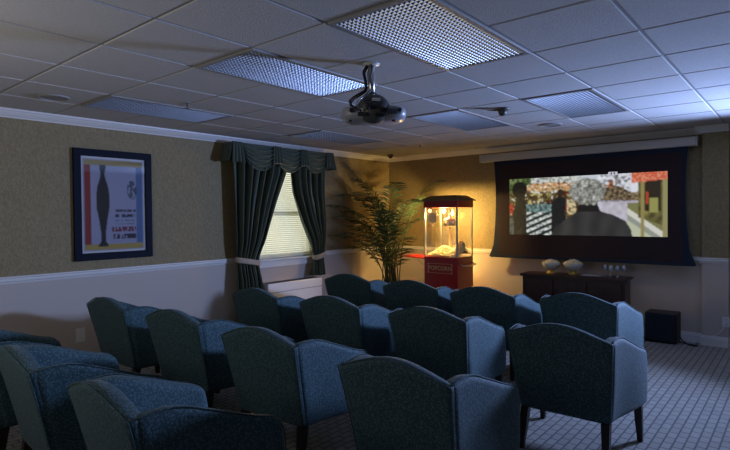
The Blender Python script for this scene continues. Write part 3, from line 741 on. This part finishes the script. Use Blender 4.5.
# ------------------------------------------------------------ palm
t = thing('potted_palm', 'tall feathery palm in the corner between window and popcorn machine', 'plant', (-5.02, 6.62, 0))
bm = bmesh.new(); lathe(bm, [(.13, 0), (.15, .02), (.19, .30), (.20, .36), (.185, .36), (.175, .31), (.05, .30)], seg=28); new('pot', bm, M['pot'], t, True)
bm = bmesh.new(); lathe(bm, [(.17, .29), (.176, .32), (.05, .33)], seg=24); new('soil', bm, M['soil'], t)
rnd = random.Random(21)
def frond(basep, topz, az, reach, droop, nl=24, ll=.30):
    bm = bmesh.new(); P = []
    bx, by = basep; dx, dy = math.cos(az), math.sin(az)
    z0 = .31; side = rnd.uniform(-.1, .1)
    for k in range(23):
        s = k/22
        rr = reach*(.12*s+.88*s**2.4); z = z0+(topz-z0)*(1-(1-s)**1.35) - droop*max(0, s-.55)**2*4.0
        P.append(Vector((bx+dx*rr-dy*side*s*s, by+dy*rr+dx*side*s*s, z)))
    tube(bm, P, [lerp(.010, .002, k/22) for k in range(23)], 5)
    for k in range(nl):
        s = .42+.57*k/(nl-1); i = min(21, int(s*22)); fr = s*22-i; p = P[i].lerp(P[i+1], fr); tg = (P[i+1]-P[i]).normalized()
        sd = tg.cross(Vector((0, 0, 1)));
        if sd.length < .1: sd = Vector((-dy, dx, 0))
        sd.normalize(); L_ = ll*(math.sin(math.pi*min(1, .22+.78*(k/(nl-1))*.95)))*rnd.uniform(.8, 1.1)+.04
        for sg in (-1, 1):
            d = (sd*sg*.85+tg*rnd.uniform(.45, .75)+Vector((0, 0, rnd.uniform(-.1, .18)))).normalized()
            nrm = d.cross(tg).normalized(); wv = d.cross(nrm).normalized()
            q0 = p; q1 = p+d*L_*.45+Vector((0, 0, -.03*L_)); q2 = p+d*L_+Vector((0, 0, -.28*L_)); w_ = .012
            v = [bm.verts.new(q) for q in (q0-wv*.003, q1-wv*w_, q2, q1+wv*w_, q0+wv*.003)]
            c1 = bm.verts.new(q1+nrm*.004)
            bm.faces.new((v[0], v[1], c1)); bm.faces.new((v[1], v[2], c1)); bm.faces.new((v[2], v[3], c1)); bm.faces.new((v[3], v[4], c1)); bm.faces.new((v[4], v[0], c1))
    for v in bm.verts: v.co.x = max(v.co.x, -.565); v.co.y = min(v.co.y, .74)
    for v in bm.verts:
        if v.co.z < 1.95 and v.co.x > .62: v.co.x = .62+(v.co.x-.62)*.05
    return bm
cfg = [(2.44, 215, .80, .05), (2.30, 240, .62, .22), (2.22, 330, .45, .22), (2.25, 20, .75, .20), (2.12, 262, .85, .28), (2.05, 200, .55, .25),
       (2.02, 345, .80, .30), (1.92, 232, 1.0, .25), (1.85, 300, .75, .30), (1.72, 245, .95, .20), (1.70, 20, .60, .25), (1.62, 215, .75, .15),
       (1.55, 320, .75, .22), (1.42, 236, .90, .15), (1.35, 350, .6, .15), (1.25, 262, .7, .12), (1.15, 225, .6, .1), (1.15, 330, .55, .1), (2.15, 228, .9, .35), (1.95, 262, .6, .3), (1.8, 218, .95, .2), (1.5, 250, .8, .1), (1.35, 225, .8, .1), (2.0, 40, .6, .3)]
for zt, az, rc, dr in cfg:
    b_ = (rnd.uniform(-.11, .11), rnd.uniform(-.11, .11)); new('frond', frond(b_, zt, R(az), rc, dr), M['green'], t)
for k in range(7):
    bm = bmesh.new(); an = k*.9; x, y = .07*math.cos(an), .07*math.sin(an)
    tube(bm, [(x, y, .30), (x*1.2, y*1.2, .8), (x*1.7, y*1.7, rnd.uniform(1.1, 1.5))], [.010, .008, .006], 8); new('cane', bm, M['cane'], t, True)

# ------------------------------------------------------------ club chairs
CHB = -.25
def yr(z): return CHB - .115*max(0, (z-.3)/.5)**1.1      # rake of the rear
def hx(z): return .288+.042*max(0, (z-.3)/.5)
def topz(s):
    h = (.5+.5*math.cos(math.pi*min(1, abs(s)/.97)))
    return .80+.088*(.5*h+.5*(1-abs(s)**2.4))
def make_chair():
    t = thing('club_chair', 'x', 'chair', (0, 0, 0), 0, 'teal club chairs facing the screen')
    bm = bmesh.new()
    def fo(u, v):
        s = (u-.5)*2; z = lerp(.26, topz(s), v); return (s*(hx(z)+.006), yr(z)-.012*(1-s*s), z)
    def fi(u, v):
        s = (u-.5)*2; z = lerp(.34, topz(s)-.012, v); return (s*(hx(z)-.01), yr(z)+.10-.02*v+.012*(1-s*s), z)
    slab(bm, 20, 14, fo, fi); o = new('backrest', bm, M['fabric'], t, True); subsurf(o)
    bm = bmesh.new(); pts = [fo(0, v/10) for v in range(1, 10)]+[fo(u/30, 1) for u in range(0, 31)]+[fo(1, 1-v/10) for v in range(1, 10)]
    tube(bm, [Vector((p[0]*.972, p[1]+.006, p[2]-.008)) for p in pts], .0035, 6); new('piping', bm, M['fabric'], o, True)
    for sg in (-1, 1):
        bm = bmesh.new()
        def A(tt): return .800+.014*math.sin(math.pi*min(1, tt*2.2)) - .145*sstep((tt-.22)/.78)*1.0 - .03*max(0, (tt-.9)/.1)**2
        def P_(tt, v, inn):
            zt = A(tt); z = lerp(.26, zt, v); y0 = yr(z)+.012; yf = .358-.012*v-.02*(v**6)
            y = lerp(y0, yf, tt); x = lerp(hx(z), .378+.006*(z-.3), sstep(tt))+.004*math.sin(math.pi*v)
            if inn: x -= .085+.012*math.sin(math.pi*v); z = lerp(.26, zt-.006, v)
            return (sg*x, y, z)
        slab(bm, 14, 12, lambda u, v: P_(u, v, 0), lambda u, v: P_(u, v, 1))
        o = new('armrest', bm, M['fabric'], t, True); subsurf(o)
        bm = bmesh.new(); tube(bm, [Vector(P_(.02+.95*u/20, 1, 0))+Vector((-sg*.010, 0, -.005)) for u in range(21)]+[Vector(P_(1, 1-v/8, 0))+Vector((-sg*.010, -.004, 0)) for v in range(1, 8)], .0035, 6); new('piping', bm, M['fabric'], o, True)
    bm = bmesh.new(); box(bm, -.225, .225, -.19, .35, .33, .455, bev=.03); o = new('seat_cushion', bm, M['fabric'], t, True)
    bm = bmesh.new(); box(bm, -.235, .235, -.2, .34, .255, .335, bev=.008); new('seat_base', bm, M['fabric'], t)
    for sx in (-1, 1):
        for (y, dy) in ((-.215, -.05), (.315, .01)):
            bm = bmesh.new(); x = sx*(.255 if y < 0 else .325); rings = []
            for z, w_, k in ((.27, .026, 0), (.14, .022, .4), (0, .016, 1)):
                rings.append([bm.verts.new((x+sx*.012*k+ax*w_, y+dy*k+ay*w_, z)) for ax, ay in ((-1, -1), (1, -1), (1, 1), (-1, 1))])
            for P1, P2 in zip(rings, rings[1:]):
                for k in range(4): bm.faces.new((P1[k], P1[(k+1) % 4], P2[(k+1) % 4], P2[k]))
            bm.faces.new(rings[0]); bm.faces.new(rings[-1][::-1]); new('leg', bm, M['leg'], t)
    return t
def copy_tree(o, parent=None):
    c = o.copy(); COL.objects.link(c)
    if parent: c.parent = parent
    for ch in list(o.children): copy_tree(ch, c)
    return c
chair0 = make_chair()
CH_POS = [
 (-4.20, 4.98, 8, 'teal club chair in the front row, nearest the window and heating unit'),
 (-3.26, 4.92, 8, 'teal club chair in the front row, second from window, before palm and machine'),
 (-2.40, 4.90, 6, 'teal club chair in the front row, third from window, right of popcorn machine'),
 (-1.52, 5.02, 0, 'teal club chair in the front row, in front of the credenza, rightmost'),
 (-4.08, 3.55, 2, 'teal club chair in the second row, nearest the left wall below the curtain'),
 (-3.18, 3.62, 5, 'teal club chair in the second row, second from the left wall'),
 (-2.22, 3.66, 6, 'teal club chair in the second row, second from the right aisle'),
 (-1.195, 3.63, 1, 'teal club chair beside the right aisle with its side and two legs in view'),
 (-4.66, 2.40, 2, 'teal club chair in the third row, against the left wall right of the outlet'),
 (-3.65, 2.43, 4, 'teal club chair in the third row, second from the left wall'),
 (-2.64, 2.42, 4, 'teal club chair in the third row, third from the left wall, blue-lit side'),
 (-1.55, 2.37, 3, 'large teal club chair at bottom centre, cut off by the lower edge'),
 (-4.08, 1.27, 0, 'teal club chair in the back row at the far left edge, only arms showing'),
 (-3.26, 1.30, -3, 'teal club chair in the back row with pale lit back at the left edge'),
 (-2.25, 1.31, -3, 'teal club chair at bottom left, nearest the camera, with flat dark arm'),
]
def place(o, p):
    o.location = (p[0], p[1], 0); o.rotation_euler = (0, 0, R(p[2])); o['label'] = p[3]
chairs = [chair0]+[copy_tree(chair0) for _ in CH_POS[1:]]
for o, p in zip(chairs, CH_POS): place(o, p)

# ------------------------------------------------------------ light
def area(name, loc, target, size, power, col, sy=None, spread=180):
    l = bpy.data.lights.new(name, 'AREA'); l.energy = power; l.color = col; l.size = size
    if sy: l.shape = 'RECTANGLE'; l.size_y = sy
    l.spread = R(spread)
    o = bpy.data.objects.new(name, l); COL.objects.link(o); o.location = loc
    d = Vector(target)-Vector(loc); o.rotation_euler = d.to_track_quat('-Z', 'Y').to_euler(); return o
area('blue_light_from_the_right', (.45, 7.0, 1.76), (-4.2, .8, 1.9), .40, 105, (.37, .52, 1.0), .40, spread=100)
area('added_fill_behind_left', (-3.2, -.7, 1.65), (-3.4, .9, 2.9), 1.4, 18, (1, .94, .88), 1.0)  # added soft fill behind the camera, bounced off the ceiling
l = bpy.data.lights.new('added_warm_wall_light', 'POINT'); l.energy = 4; l.color = (1, .62, .16); l.shadow_soft_size = .05  # added warm light, hidden behind the machine to brighten the wall
o = bpy.data.objects.new('added_warm_wall_light', l); COL.objects.link(o); o.location = (-4.05, 7.18, .75)
l = bpy.data.lights.new('popcorn_lamp', 'POINT'); l.energy = 85; l.color = (1, .66, .20); l.shadow_soft_size = .03
o = bpy.data.objects.new('popcorn_lamp', l); COL.objects.link(o); o.location = (PX-PW/2-.14, PY+PD/2+.11, 1.575)
w = bpy.data.worlds.new('world'); scene.world = w; w.use_nodes = True
w.node_tree.nodes['Background'].inputs[0].default_value = (.88, .90, .78, 1); w.node_tree.nodes['Background'].inputs[1].default_value = 1.6

# ------------------------------------------------------------ camera
cam = bpy.data.cameras.new('camera'); co = bpy.data.objects.new('camera', cam); COL.objects.link(co)
cam.sensor_width = 36; cam.lens = 527.86/730*36; cam.clip_start = .05
yaw, pitch, roll = .6957, -.0183, -.0094
f = Vector((-math.sin(yaw)*math.cos(pitch), math.cos(yaw)*math.cos(pitch), math.sin(pitch))); r = Vector((math.cos(yaw), math.sin(yaw), 0)); u = r.cross(f)
r2 = r*math.cos(roll)+u*math.sin(roll); u2 = -r*math.sin(roll)+u*math.cos(roll)
mt = Matrix((r2, u2, -f)).transposed().to_4x4(); mt.translation = (0, 0, CAMZ); co.matrix_world = mt
scene.camera = co
scene.view_settings.view_transform = 'Standard'; scene.view_settings.look = 'None'; scene.view_settings.gamma = 1; scene.view_settings.exposure = 0
